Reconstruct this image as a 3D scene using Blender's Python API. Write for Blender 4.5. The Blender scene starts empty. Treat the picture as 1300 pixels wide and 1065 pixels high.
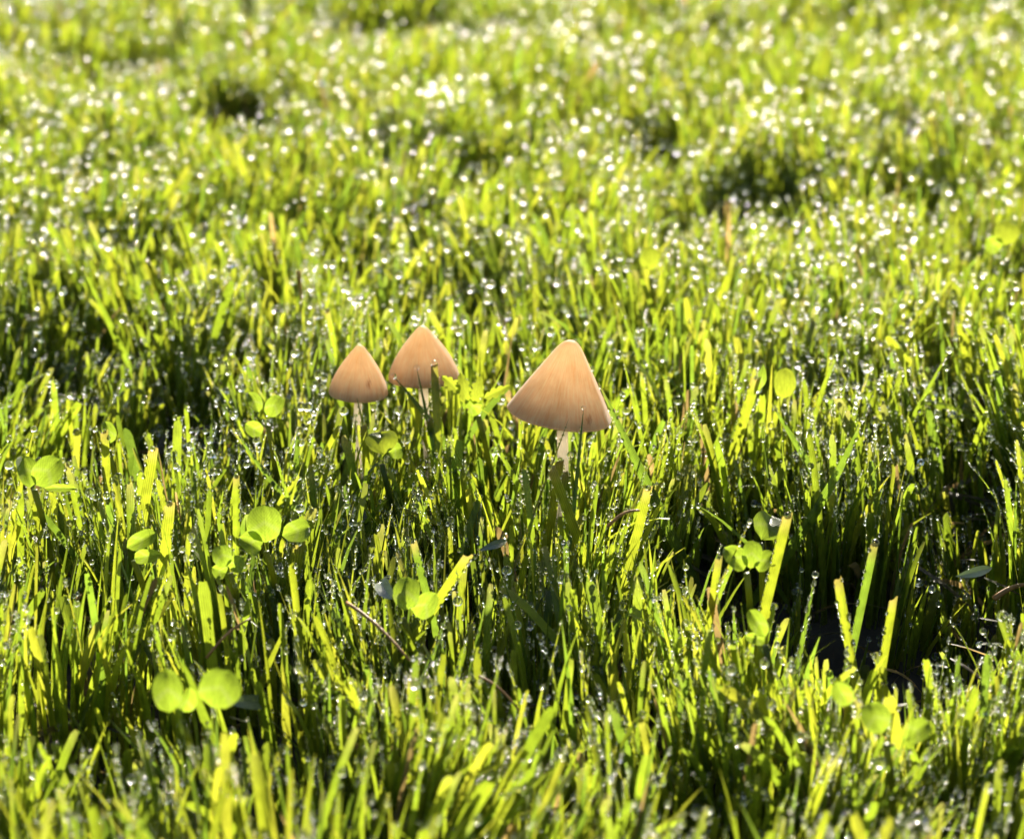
import bpy, bmesh, math, random
import numpy as np
from mathutils import Vector, Matrix

random.seed(11)
rng = np.random.default_rng(11)
R = math.radians
scn = bpy.context.scene
COL = scn.collection

# ------------------------------------------------------------------ camera
PITCH = R(19.0)
CAM_H = 0.196
FPX = 650 / math.tan(R(12.5))
CAM = Vector((0.0, -0.452, CAM_H))
FWD = Vector((0, math.cos(PITCH), -math.sin(PITCH)))
UPV = Vector((0, math.sin(PITCH), math.cos(PITCH)))
cd = bpy.data.cameras.new('camera')
cam = bpy.data.objects.new('camera', cd)
COL.objects.link(cam)
cam.location = CAM
cam.rotation_euler = (math.pi / 2 - PITCH, 0, 0)
cd.sensor_fit = 'HORIZONTAL'
cd.sensor_width = 36
cd.lens = 18 / math.tan(R(12.5))
cd.clip_start = 0.01
cd.clip_end = 500
cd.dof.use_dof = True
cd.dof.focus_distance = 0.455
cd.dof.aperture_fstop = 24
scn.camera = cam

# ------------------------------------------------------------------ light
SUN_EL, SUN_AZ = R(21), R(9)          # azimuth from +Y towards +X
w = bpy.data.worlds.new('World')
scn.world = w
w.use_nodes = True
nt = w.node_tree
bg = nt.nodes['Background']
sky = nt.nodes.new('ShaderNodeTexSky')
sky.sky_type = 'NISHITA'
sky.sun_disc = False
sky.sun_elevation = SUN_EL
sky.sun_rotation = SUN_AZ
nt.links.new(sky.outputs[0], bg.inputs[0])
bg.inputs[1].default_value = 0.05
sd = bpy.data.lights.new('sun', 'SUN')
sd.energy = 5.0
sd.angle = R(0.53)
sd.color = (1.0, 0.92, 0.76)
sun = bpy.data.objects.new('sun', sd)
COL.objects.link(sun)
sv = Vector((math.cos(SUN_EL) * math.sin(SUN_AZ), math.cos(SUN_EL) * math.cos(SUN_AZ), math.sin(SUN_EL)))
sun.rotation_euler = sv.to_track_quat('Z', 'Y').to_euler()
sun.location = sv * 3
scn.view_settings.view_transform = 'Standard'
scn.view_settings.look = 'None'
scn.view_settings.exposure = 1.6
scn.view_settings.gamma = 1
scn.view_settings.use_curve_mapping = False
scn.cycles.max_bounces = 10
scn.cycles.diffuse_bounces = 5
scn.cycles.glossy_bounces = 4
scn.cycles.transmission_bounces = 8
scn.cycles.sample_clamp_indirect = 200
scn.cycles.blur_glossy = 0.0


# ------------------------------------------------------------------ pixel <-> place
def ray(px, py):
    return (FWD * FPX + Vector((1, 0, 0)) * (px - 650) - UPV * (py - 532.5))


def at_z(px, py, z):
    d = ray(px, py)
    return CAM + d * ((z - CAM.z) / d.z)


def at_y(px, py, y):
    d = ray(px, py)
    return CAM + d * ((y - CAM.y) / d.y)


def project(P):
    """P (...,3) numpy -> px, py, depth"""
    q = P - np.array(CAM)
    dep = q @ np.array(FWD)
    dep = np.maximum(dep, 1e-4)
    return 650 + FPX * q[..., 0] / dep, 532.5 - FPX * (q @ np.array(UPV)) / dep, dep


def pxs(P):      # metres per photo pixel at P
    return (Vector(P) - CAM).dot(FWD) / FPX


# ------------------------------------------------------------------ object helpers
def link(name, me, mat=None, parent=None, smooth=True):
    o = bpy.data.objects.new(name, me)
    COL.objects.link(o)
    if mat:
        me.materials.append(mat)
    if smooth:
        me.polygons.foreach_set('use_smooth', [True] * len(me.polygons))
    if parent:
        o.parent = parent
    return o


def tag(o, label=None, cat=None, group=None, kind=None):
    if label: o['label'] = label
    if cat: o['category'] = cat
    if group: o['group'] = group
    if kind: o['kind'] = kind
    return o


def empty(name, loc, label, cat, group=None):
    o = bpy.data.objects.new(name, None)
    o.empty_display_size = 0.01
    COL.objects.link(o)
    o.location = loc
    tag(o, label, cat, group)
    return o


# ------------------------------------------------------------------ materials
def new_mat(name):
    m = bpy.data.materials.new(name)
    m.use_nodes = True
    n = m.node_tree.nodes
    l = m.node_tree.links
    for x in list(n):
        n.remove(x)
    out = n.new('ShaderNodeOutputMaterial')
    return m, n, l, out


def math_node(n, l, op, a, b=None):
    x = n.new('ShaderNodeMath')
    x.operation = op
    for i, v in enumerate((a, b)):
        if v is None: continue
        if isinstance(v, (int, float)): x.inputs[i].default_value = v
        else: l.new(v, x.inputs[i])
    return x.outputs[0]


def mix_rgb(n, l, fac, a, b, mode='MIX'):
    x = n.new('ShaderNodeMix')
    x.data_type = 'RGBA'
    x.blend_type = mode
    for s, v in ((0, fac), (6, a), (7, b)):
        if isinstance(v, (int, float)): x.inputs[s].default_value = v
        elif isinstance(v, tuple): x.inputs[s].default_value = v
        else: l.new(v, x.inputs[s])
    return x.outputs[2]


def grass_material():
    m, n, l, out = new_mat('grass_leaf')
    tint = n.new('ShaderNodeAttribute'); tint.attribute_name = 'tint'
    acr = n.new('ShaderNodeAttribute'); acr.attribute_name = 'across'
    geo = n.new('ShaderNodeNewGeometry')
    noi = n.new('ShaderNodeTexNoise'); noi.inputs['Scale'].default_value = 420; noi.inputs['Detail'].default_value = 3
    l.new(geo.outputs['Position'], noi.inputs['Vector'])
    rib = math_node(n, l, 'SINE', math_node(n, l, 'MULTIPLY', acr.outputs['Fac'], 17.0))
    # veins: paler lines along the blade, plus a slight blotch
    vein = math_node(n, l, 'MULTIPLY_ADD', rib, 0.12)
    v = n.new('ShaderNodeMapRange'); v.inputs[1].default_value = -1; v.inputs[2].default_value = 1
    v.inputs[3].default_value = 0.80; v.inputs[4].default_value = 1.16
    l.new(rib, v.inputs[0])
    b = n.new('ShaderNodeMapRange'); b.inputs[1].default_value = 0.3; b.inputs[2].default_value = 0.7
    b.inputs[3].default_value = 0.75; b.inputs[4].default_value = 1.2
    l.new(noi.outputs[0], b.inputs[0])
    f = math_node(n, l, 'MULTIPLY', v.outputs[0], b.outputs[0])
    comb = n.new('ShaderNodeCombineColor')
    for i in range(3): l.new(f, comb.inputs[i])
    base = mix_rgb(n, l, 1.0, tint.outputs['Color'], comb.outputs[0], 'MULTIPLY')
    tr = mix_rgb(n, l, 1.0, base, (3.4, 2.75, 1.9, 1), 'MULTIPLY')
    bump = n.new('ShaderNodeBump'); bump.inputs['Strength'].default_value = 0.35; bump.inputs['Distance'].default_value = 0.00012
    l.new(rib, bump.inputs['Height'])
    p = n.new('ShaderNodeBsdfPrincipled')
    l.new(mix_rgb(n, l, 1.0, base, (0.72, 0.72, 0.72, 1), 'MULTIPLY'), p.inputs['Base Color'])
    p.inputs['Roughness'].default_value = 0.33
    p.inputs['Specular IOR Level'].default_value = 0.6
    l.new(bump.outputs[0], p.inputs['Normal'])
    t = n.new('ShaderNodeBsdfTranslucent')
    l.new(tr, t.inputs[0])
    mx = n.new('ShaderNodeMixShader'); mx.inputs[0].default_value = 0.55
    l.new(p.outputs[0], mx.inputs[1]); l.new(t.outputs[0], mx.inputs[2])
    l.new(mx.outputs[0], out.inputs[0])
    return m


def leaf_material(name, col, trans, rough=0.4, veins=26, tfac=0.55, spec=0.4, chev=0.0):
    m, n, l, out = new_mat(name)
    uv = n.new('ShaderNodeUVMap'); uv.uv_map = 'leaf'
    sep = n.new('ShaderNodeSeparateXYZ'); l.new(uv.outputs[0], sep.inputs[0])
    side = math_node(n, l, 'ABSOLUTE', sep.outputs[0])
    ph = math_node(n, l, 'SUBTRACT', sep.outputs[1], math_node(n, l, 'MULTIPLY', side, 0.45))
    rib = math_node(n, l, 'SINE', math_node(n, l, 'MULTIPLY', ph, veins * 2.6))
    rib = math_node(n, l, 'POWER', math_node(n, l, 'MULTIPLY_ADD', rib, 0.5), 3) if False else rib
    mid = math_node(n, l, 'LESS_THAN', side, 0.035)
    noi = n.new('ShaderNodeTexNoise'); noi.inputs['Scale'].default_value = 5; noi.inputs['Detail'].default_value = 4
    l.new(uv.outputs[0], noi.inputs['Vector'])
    v = n.new('ShaderNodeMapRange'); v.inputs[1].default_value = -1; v.inputs[2].default_value = 1
    v.inputs[3].default_value = 0.92; v.inputs[4].default_value = 1.06
    l.new(rib, v.inputs[0])
    b = n.new('ShaderNodeMapRange'); b.inputs[1].default_value = 0.3; b.inputs[2].default_value = 0.7
    b.inputs[3].default_value = 0.8; b.inputs[4].default_value = 1.15
    l.new(noi.outputs[0], b.inputs[0])
    f = math_node(n, l, 'MULTIPLY', v.outputs[0], b.outputs[0])
    f = math_node(n, l, 'MULTIPLY', f, math_node(n, l, 'SUBTRACT', 1.0, math_node(n, l, 'MULTIPLY', mid, 0.18)))
    comb = n.new('ShaderNodeCombineColor')
    for i in range(3): l.new(f, comb.inputs[i])
    base = mix_rgb(n, l, 1.0, (*col, 1), comb.outputs[0], 'MULTIPLY')
    tr = mix_rgb(n, l, 1.0, (*trans, 1), comb.outputs[0], 'MULTIPLY')
    if chev:
        q = math_node(n, l, 'ABSOLUTE', math_node(n, l, 'SUBTRACT', math_node(n, l, 'ADD', sep.outputs[1], math_node(n, l, 'MULTIPLY', side, 0.30)), 0.52))
        cv = n.new('ShaderNodeMapRange'); cv.inputs[1].default_value = 0.02; cv.inputs[2].default_value = 0.10
        cv.inputs[3].default_value = chev; cv.inputs[4].default_value = 0.0
        l.new(q, cv.inputs[0])
        base = mix_rgb(n, l, cv.outputs[0], base, (0.16, 0.20, 0.10, 1))
        tr = mix_rgb(n, l, cv.outputs[0], tr, (0.40, 0.46, 0.12, 1))
    bump = n.new('ShaderNodeBump'); bump.inputs['Strength'].default_value = 0.3; bump.inputs['Distance'].default_value = 0.0002
    l.new(rib, bump.inputs['Height'])
    p = n.new('ShaderNodeBsdfPrincipled')
    l.new(base, p.inputs['Base Color']); p.inputs['Roughness'].default_value = rough
    p.inputs['Specular IOR Level'].default_value = spec
    l.new(bump.outputs[0], p.inputs['Normal'])
    t = n.new('ShaderNodeBsdfTranslucent'); l.new(tr, t.inputs[0])
    mx = n.new('ShaderNodeMixShader'); mx.inputs[0].default_value = tfac
    l.new(p.outputs[0], mx.inputs[1]); l.new(t.outputs[0], mx.inputs[2])
    l.new(mx.outputs[0], out.inputs[0])
    return m


def cap_material(stain=None):
    m, n, l, out = new_mat('mushroom_cap_skin')
    tc = n.new('ShaderNodeTexCoord')
    sep = n.new('ShaderNodeSeparateXYZ'); l.new(tc.outputs['Object'], sep.inputs[0])
    ang = math_node(n, l, 'ARCTAN2', sep.outputs[1], sep.outputs[0])
    cx = math_node(n, l, 'COSINE', ang); sx = math_node(n, l, 'SINE', ang)
    cmb = n.new('ShaderNodeCombineXYZ')
    l.new(cx, cmb.inputs[0]); l.new(sx, cmb.inputs[1]); l.new(math_node(n, l, 'MULTIPLY', sep.outputs[2], 14.0), cmb.inputs[2])
    fine = n.new('ShaderNodeTexNoise'); fine.inputs['Scale'].default_value = 21; fine.inputs['Detail'].default_value = 4
    fine.inputs['Roughness'].default_value = 0.65
    l.new(cmb.outputs[0], fine.inputs['Vector'])
    blot = n.new('ShaderNodeTexNoise'); blot.inputs['Scale'].default_value = 170; blot.inputs['Detail'].default_value = 4
    l.new(tc.outputs['Object'], blot.inputs['Vector'])
    r1 = n.new('ShaderNodeValToRGB')
    r1.color_ramp.elements[0].position = 0.33; r1.color_ramp.elements[0].color = (0.74, 0.52, 0.32, 1)
    r1.color_ramp.elements[1].position = 0.66; r1.color_ramp.elements[1].color = (0.92, 0.76, 0.56, 1)
    l.new(fine.outputs[0], r1.inputs[0])
    r2 = n.new('ShaderNodeValToRGB')
    r2.color_ramp.elements[0].position = 0.3; r2.color_ramp.elements[0].color = (0.80, 0.74, 0.66, 1)
    r2.color_ramp.elements[1].position = 0.62; r2.color_ramp.elements[1].color = (1, 1, 1, 1)
    l.new(blot.outputs[0], r2.inputs[0])
    spot = r2.outputs[0]
    if stain:      # a bruise of brown flecks drawn out down the cap
        mp = n.new('ShaderNodeMapping'); mp.vector_type = 'POINT'
        mp.inputs['Location'].default_value = [-stain[0] * 1000 / stain[3], 0, -stain[1] * 1000 / stain[4]]
        mp.inputs['Scale'].default_value = (1000 / stain[3], 0, 1000 / stain[4])
        l.new(tc.outputs['Object'], mp.inputs['Vector'])
        ln = n.new('ShaderNodeVectorMath'); ln.operation = 'LENGTH'; l.new(mp.outputs[0], ln.inputs[0])
        sn = n.new('ShaderNodeTexNoise'); sn.inputs['Scale'].default_value = 60; sn.inputs['Detail'].default_value = 3
        l.new(cmb.outputs[0], sn.inputs['Vector'])
        front = math_node(n, l, 'LESS_THAN', sep.outputs[1], 0.0)
        k = math_node(n, l, 'ADD', math_node(n, l, 'MULTIPLY', sn.outputs[0], 2.2), math_node(n, l, 'MULTIPLY', ln.outputs['Value'], 1.0))
        mr = n.new('ShaderNodeMapRange'); mr.inputs[1].default_value = 1.25; mr.inputs[2].default_value = 1.75
        mr.inputs[3].default_value = stain[2]; mr.inputs[4].default_value = 0.0
        l.new(k, mr.inputs[0])
        spot = mix_rgb(n, l, math_node(n, l, 'MULTIPLY', mr.outputs[0], front), spot, (0.42, 0.20, 0.10, 1))
    c = mix_rgb(n, l, 1.0, r1.outputs[0], spot, 'MULTIPLY')
    bump = n.new('ShaderNodeBump'); bump.inputs['Strength'].default_value = 0.35; bump.inputs['Distance'].default_value = 0.0003
    l.new(fine.outputs[0], bump.inputs['Height'])
    p = n.new('ShaderNodeBsdfPrincipled')
    l.new(c, p.inputs['Base Color'])
    p.inputs['Roughness'].default_value = 0.42
    p.inputs['Specular IOR Level'].default_value = 0.8
    p.inputs['Sheen Weight'].default_value = 1.0
    p.inputs['Sheen Roughness'].default_value = 0.35
    l.new(bump.outputs[0], p.inputs['Normal'])
    t = n.new('ShaderNodeBsdfTranslucent')
    rt = n.new('ShaderNodeValToRGB')
    rt.color_ramp.elements[0].position = 0.32; rt.color_ramp.elements[0].color = (0.97, 0.66, 0.38, 1)
    rt.color_ramp.elements[1].position = 0.66; rt.color_ramp.elements[1].color = (1.0, 0.86, 0.63, 1)
    l.new(fine.outputs[0], rt.inputs[0])
    l.new(mix_rgb(n, l, 1.0, rt.outputs[0], spot, 'MULTIPLY'), t.inputs[0])
    mx = n.new('ShaderNodeMixShader'); mx.inputs[0].default_value = 0.74
    l.new(p.outputs[0], mx.inputs[1]); l.new(t.outputs[0], mx.inputs[2])
    l.new(mx.outputs[0], out.inputs[0])
    return m


def simple_mat(name, col, rough=0.6, sss=0.0, var=0.25, scale=300, sscale=0.002, trans=0.0):
    m, n, l, out = new_mat(name)
    tc = n.new('ShaderNodeTexCoord')
    noi = n.new('ShaderNodeTexNoise'); noi.inputs['Scale'].default_value = scale; noi.inputs['Detail'].default_value = 5
    l.new(tc.outputs['Object'], noi.inputs['Vector'])
    dark = tuple(x * (1 - var) for x in col); lite = tuple(min(1, x * (1 + var)) for x in col)
    r = n.new('ShaderNodeValToRGB')
    r.color_ramp.elements[0].position = 0.3; r.color_ramp.elements[0].color = (*dark, 1)
    r.color_ramp.elements[1].position = 0.7; r.color_ramp.elements[1].color = (*lite, 1)
    l.new(noi.outputs[0], r.inputs[0])
    bump = n.new('ShaderNodeBump'); bump.inputs['Strength'].default_value = 0.4; bump.inputs['Distance'].default_value = 0.001
    l.new(noi.outputs[0], bump.inputs['Height'])
    p = n.new('ShaderNodeBsdfPrincipled')
    l.new(r.outputs[0], p.inputs['Base Color']); p.inputs['Roughness'].default_value = rough
    if sss:
        p.inputs['Subsurface Weight'].default_value = sss
        p.inputs['Subsurface Radius'].default_value = (1, 0.8, 0.6)
        p.inputs['Subsurface Scale'].default_value = sscale
    l.new(bump.outputs[0], p.inputs['Normal'])
    if trans:
        t = n.new('ShaderNodeBsdfTranslucent'); t.inputs[0].default_value = (1.0, 0.93, 0.80, 1)
        mx = n.new('ShaderNodeMixShader'); mx.inputs[0].default_value = trans
        l.new(p.outputs[0], mx.inputs[1]); l.new(t.outputs[0], mx.inputs[2])
        l.new(mx.outputs[0], out.inputs[0])
    else:
        l.new(p.outputs[0], out.inputs[0])
    return m


def water_mat(name, rough):
    m, n, l, out = new_mat(name)
    g = n.new('ShaderNodeBsdfGlass')
    g.inputs['IOR'].default_value = 1.333
    g.inputs['Roughness'].default_value = rough
    l.new(g.outputs[0], out.inputs[0])
    return m


M_GRASS = grass_material()
M_CLOVER = leaf_material('clover_leaf', (0.075, 0.125, 0.012), (0.36, 0.50, 0.035), chev=0.35)
M_YELLOW = leaf_material('yellow_leaf', (0.11, 0.15, 0.012), (0.38, 0.45, 0.03))
M_GREYLEAF = leaf_material('wet_grey_leaf', (0.20, 0.24, 0.19), (0.10, 0.14, 0.04), rough=0.22, tfac=0.25, spec=0.9)
M_STEM = leaf_material('clover_stalk', (0.10, 0.14, 0.02), (0.32, 0.36, 0.05), veins=4)
M_STRAW = simple_mat('dry_straw', (0.42, 0.20, 0.06), 0.5, var=0.35, scale=600)
M_CAPS = [cap_material((0.0055, 0.0020, 0.55, 1.1, 1.6)), cap_material(), cap_material((0.0024, 0.0030, 0.8, 0.9, 1.8))]   # stain x, z (m), strength, half-sizes (mm)
M_STIPE = simple_mat('mushroom_stipe', (0.80, 0.70, 0.55), 0.45, var=0.10, scale=700, trans=0.5)
M_GILL = simple_mat('mushroom_gill', (0.50, 0.34, 0.22), 0.7, var=0.2, scale=500, trans=0.4)
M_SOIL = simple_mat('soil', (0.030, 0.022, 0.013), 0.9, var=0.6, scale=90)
M_WATER = water_mat('dew_water', 0.09)
M_WATER2 = water_mat('dew_water_soft', 0.09)


# ------------------------------------------------------------------ noise fields
def snoise(x, y, seed, scale):
    """smooth value noise in [-1,1], numpy"""
    r = np.random.default_rng(seed)
    tab = r.uniform(-1, 1, (256, 256))
    u, v = x / scale + 57.3, y / scale + 91.7
    iu, iv = np.floor(u).astype(int), np.floor(v).astype(int)
    fu, fv = u - iu, v - iv
    fu, fv = fu * fu * (3 - 2 * fu), fv * fv * (3 - 2 * fv)
    g = lambda a, b: tab[a % 256, b % 256]
    return (g(iu, iv) * (1 - fu) + g(iu + 1, iv) * fu) * (1 - fv) + (g(iu, iv + 1) * (1 - fu) + g(iu + 1, iv + 1) * fu) * fv


# hollows of short thin turf: photo place of the middle, half-size in photo pixels, depth
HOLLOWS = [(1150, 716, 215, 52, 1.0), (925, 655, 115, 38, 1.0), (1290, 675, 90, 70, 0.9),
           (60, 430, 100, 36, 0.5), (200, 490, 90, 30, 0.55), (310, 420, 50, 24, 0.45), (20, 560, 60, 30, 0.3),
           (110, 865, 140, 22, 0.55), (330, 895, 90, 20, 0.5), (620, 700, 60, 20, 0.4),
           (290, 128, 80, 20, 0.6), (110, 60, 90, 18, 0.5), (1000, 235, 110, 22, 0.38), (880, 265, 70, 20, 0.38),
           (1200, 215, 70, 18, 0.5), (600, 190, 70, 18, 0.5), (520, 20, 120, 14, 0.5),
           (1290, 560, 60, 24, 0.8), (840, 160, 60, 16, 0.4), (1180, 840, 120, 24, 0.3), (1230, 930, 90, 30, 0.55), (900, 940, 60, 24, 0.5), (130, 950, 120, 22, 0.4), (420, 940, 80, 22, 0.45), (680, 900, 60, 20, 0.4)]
_H = []
for px, py, rx, ry, s in HOLLOWS:
    # the nearer lip hides the floor: what shows is the shaded foot of the blades on the far side
    lip = at_z(px, py + ry, 0.033)
    wall = at_z(px, py - ry - 0.007 / pxs(lip), 0.033)
    half = max(0.009, (wall.y - lip.y) / 2)
    _H.append((lip.x, (wall.y + lip.y) / 2, rx * pxs(lip), half, s))


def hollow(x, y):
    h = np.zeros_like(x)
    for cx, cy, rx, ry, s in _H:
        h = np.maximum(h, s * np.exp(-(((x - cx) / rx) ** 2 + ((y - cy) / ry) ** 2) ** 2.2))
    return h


def ground_z(x, y):
    x = np.asarray(x, float); y = np.asarray(y, float)
    return 0.003 * snoise(x, y, 3, 0.07) + 0.0012 * snoise(x, y, 4, 0.02) - 0.013 * hollow(x, y) ** 2


# ------------------------------------------------------------------ ground
def make_ground():
    xs = np.concatenate([[-60, -12, -3], np.linspace(-1.1, 1.1, 180), [3, 12, 60]])
    ys = np.concatenate([[-60, -12, -3], np.linspace(-0.7, 1.7, 190), [4, 14, 80]])
    X, Y = np.meshgrid(xs, ys)
    Z = ground_z(X, Y)
    far = (np.abs(X) > 1.2) | (Y < -0.8) | (Y > 1.8)
    Z[far] = 0
    V = np.stack([X, Y, Z], -1).reshape(-1, 3)
    nx, ny = len(xs), len(ys)
    F = [(j * nx + i, j * nx + i + 1, (j + 1) * nx + i + 1, (j + 1) * nx + i) for j in range(ny - 1) for i in range(nx - 1)]
    me = bpy.data.meshes.new('ground')
    me.from_pydata(V.tolist(), [], F)
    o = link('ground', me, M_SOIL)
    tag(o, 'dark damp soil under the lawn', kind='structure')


make_ground()


# ------------------------------------------------------------------ mushrooms
MUSH = [  # apex px, rim centre px, half width px, stem foot shift, tilt deg (clockwise), rim height, profile, label
    dict(rim=(711, 525), rw=67.5, h=97, tilt=8.0, z=0.0415, prof=0, foot=(-1.0, 2.0), sr=0.00115,
         label='largest tan mushroom with straight sided conical cap tilted left, standing alone'),
    dict(rim=(538, 476), rw=44.5, h=64, tilt=-1.0, z=0.0400, prof=1, foot=(0.8, 1.5), sr=0.00105,
         label='middle tan mushroom with wide domed cap behind a bright grass blade'),
    dict(rim=(455, 496), rw=37.5, h=60, tilt=3.0, z=0.0395, prof=1, foot=(0.6, 1.0), sr=0.00085,
         label='smallest tan mushroom with brown mark low on its cap, leftmost of the three'),
]
PROF = [
    [(0.0, 1.0), (0.07, 0.993), (0.14, 0.965), (0.22, 0.905), (0.32, 0.80), (0.44, 0.665), (0.57, 0.52), (0.70, 0.37), (0.82, 0.23), (0.92, 0.105), (0.98, 0.03), (1.0, 0.0), (0.985, -0.02)],
    [(0.0, 1.0), (0.07, 0.99), (0.15, 0.95), (0.26, 0.865), (0.39, 0.755), (0.53, 0.63), (0.67, 0.49), (0.80, 0.335), (0.90, 0.19), (0.965, 0.075), (1.0, -0.02), (0.995, -0.07), (0.975, -0.085)],
]


def lathe(prof, nseg, wob=0.0, seed=0, cap_end=None):
    r = random.Random(seed)
    a, b = r.uniform(0, 6.28), r.uniform(0, 6.28)
    bm = bmesh.new()
    rings = []
    for (pr, pz) in prof:
        if pr == 0:
            rings.append([bm.verts.new((0, 0, pz))]); continue
        ring = []
        for k in range(nseg):
            t = 2 * math.pi * k / nseg
            q = 1 + wob * (math.sin(2 * t + a) * 0.5 + math.sin(3 * t + b) * 0.5 + 0.35 * math.sin(7 * t + a))
            ring.append(bm.verts.new((pr * q * math.cos(t), pr * q * math.sin(t), pz)))
        rings.append(ring)
    for A, B in zip(rings, rings[1:]):
        for k in range(nseg):
            k2 = (k + 1) % nseg
            if len(A) == 1: bm.faces.new((A[0], B[k], B[k2]))
            elif len(B) == 1: bm.faces.new((A[k], B[0], A[k2]))
            else: bm.faces.new((A[k], B[k], B[k2], A[k2]))
    bmesh.ops.recalc_face_normals(bm, faces=bm.faces)
    return bm


def refine(prof, n=4):
    """Catmull-Rom through the profile points"""
    P = [Vector((a, b)) for a, b in prof]
    out = []
    for i in range(len(P) - 1):
        p0 = P[i - 1] if i else Vector((-P[1].x, P[1].y)); p1 = P[i]; p2 = P[i + 1]
        p3 = P[i + 2] if i + 2 < len(P) else P[-1] * 2 - P[-2]
        for k in range(n):
            t = k / n
            q = 0.5 * ((2 * p1) + (p2 - p0) * t + (2 * p0 - 5 * p1 + 4 * p2 - p3) * t * t + (3 * p1 - p0 - 3 * p2 + p3) * t ** 3)
            out.append((max(0.0, q.x), q.y))
    out.append(prof[-1])
    return out


def tube_mesh(name, pts, radii, seg=10):
    bm = bmesh.new()
    rings = []
    for i, p in enumerate(pts):
        t = (pts[min(i + 1, len(pts) - 1)] - pts[max(i - 1, 0)]).normalized()
        u = t.orthogonal().normalized() if i == 0 else (u - t * u.dot(t)).normalized()
        v = t.cross(u)
        rings.append([bm.verts.new(p + (u * math.cos(2 * math.pi * k / seg) + v * math.sin(2 * math.pi * k / seg)) * radii[i]) for k in range(seg)])
    for A, B in zip(rings, rings[1:]):
        for k in range(seg):
            bm.faces.new((A[k], A[(k + 1) % seg], B[(k + 1) % seg], B[k]))
    bm.faces.new(rings[0][::-1]); bm.faces.new(rings[-1])
    me = bpy.data.meshes.new(name)
    bm.to_mesh(me); bm.free()
    return me


mush_data = []
for i, d in enumerate(MUSH):
    rc = at_z(*d['rim'], d['z'])
    s = pxs(rc)
    rad = d['rw'] * s
    hgt = d['h'] * s
    foot = Vector((rc.x + d['foot'][0] * 0.001, rc.y + d['foot'][1] * 0.001, 0))
    foot.z = float(ground_z(foot.x, foot.y)) - 0.002
    root = empty('mushroom', foot, d['label'], 'mushroom', 'tan mushrooms standing in the lawn')
    pr = refine([(a * rad, b * hgt) for a, b in PROF[d['prof']]], 4)
    inner = [(rad * 0.93, -0.010 * hgt), (rad * 0.80, 0.09 * hgt), (rad * 0.5, 0.20 * hgt), (rad * 0.2, 0.27 * hgt), (0.0, 0.28 * hgt)]
    bm = lathe(pr + inner, 96, 0.022, i)
    me = bpy.data.meshes.new('cap'); bm.to_mesh(me); bm.free()
    cap = link('cap', me, M_CAPS[i], root)
    rot = Matrix.Rotation(R(d['tilt']), 4, 'Y')
    cap.matrix_parent_inverse = Matrix()
    cap.location = rc - foot
    cap.rotation_euler = (R(-2), R(d['tilt']), 0)
    # gills: thin radial plates hanging under the cap
    bm = bmesh.new()
    ng = 46
    for k in range(ng):
        t = 2 * math.pi * k / ng
        c, sn = math.cos(t), math.sin(t)
        pts = []
        for q in (0.12, 0.35, 0.6, 0.8, 0.93):
            up = {0.12: 0.27, 0.35: 0.235, 0.6: 0.165, 0.8: 0.085, 0.93: -0.005}[q] * hgt
            pts.append((q * rad, up + 0.0004, up - (0.0022 if 0.2 < q < 0.9 else 0.0006)))
        th = 0.00009
        tv = []
        for sgn in (-1, 1):
            tv.append([(bm.verts.new((c * r_ - sn * th * sgn, sn * r_ + c * th * sgn, u_)), bm.verts.new((c * r_ - sn * th * sgn, sn * r_ + c * th * sgn, l_))) for r_, u_, l_ in pts])
        for a in range(4):
            for sd_ in tv:
                bm.faces.new((sd_[a][0], sd_[a + 1][0], sd_[a + 1][1], sd_[a][1]))
            bm.faces.new((tv[0][a][1], tv[0][a + 1][1], tv[1][a + 1][1], tv[1][a][1]))
    me = bpy.data.meshes.new('gills'); bm.to_mesh(me); bm.free()
    g = link('gills', me, M_GILL, root, smooth=False)
    g.location = cap.location; g.rotation_euler = cap.rotation_euler
    # stem
    top = (rot @ Vector((0, 0, 0.25 * hgt))) + rc - foot
    n = 14
    pts, rr = [], []
    for k in range(n):
        t = k / (n - 1)
        p = Vector((0, 0, 0)).lerp(top, t)
        p += Vector((0.0009 * math.sin(t * 3.1 + i), 0.0006 * math.sin(t * 4 + 2 * i), 0)) * math.sin(math.pi * t)
        pts.append(p); rr.append(d['sr'] * (1.25 - 0.35 * t + 0.05 * math.sin(9 * t)))
    st = link('stem', tube_mesh('stem', pts, rr, 14), M_STIPE, root)
    mush_data.append((rc, rad, hgt, foot, s))


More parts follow.
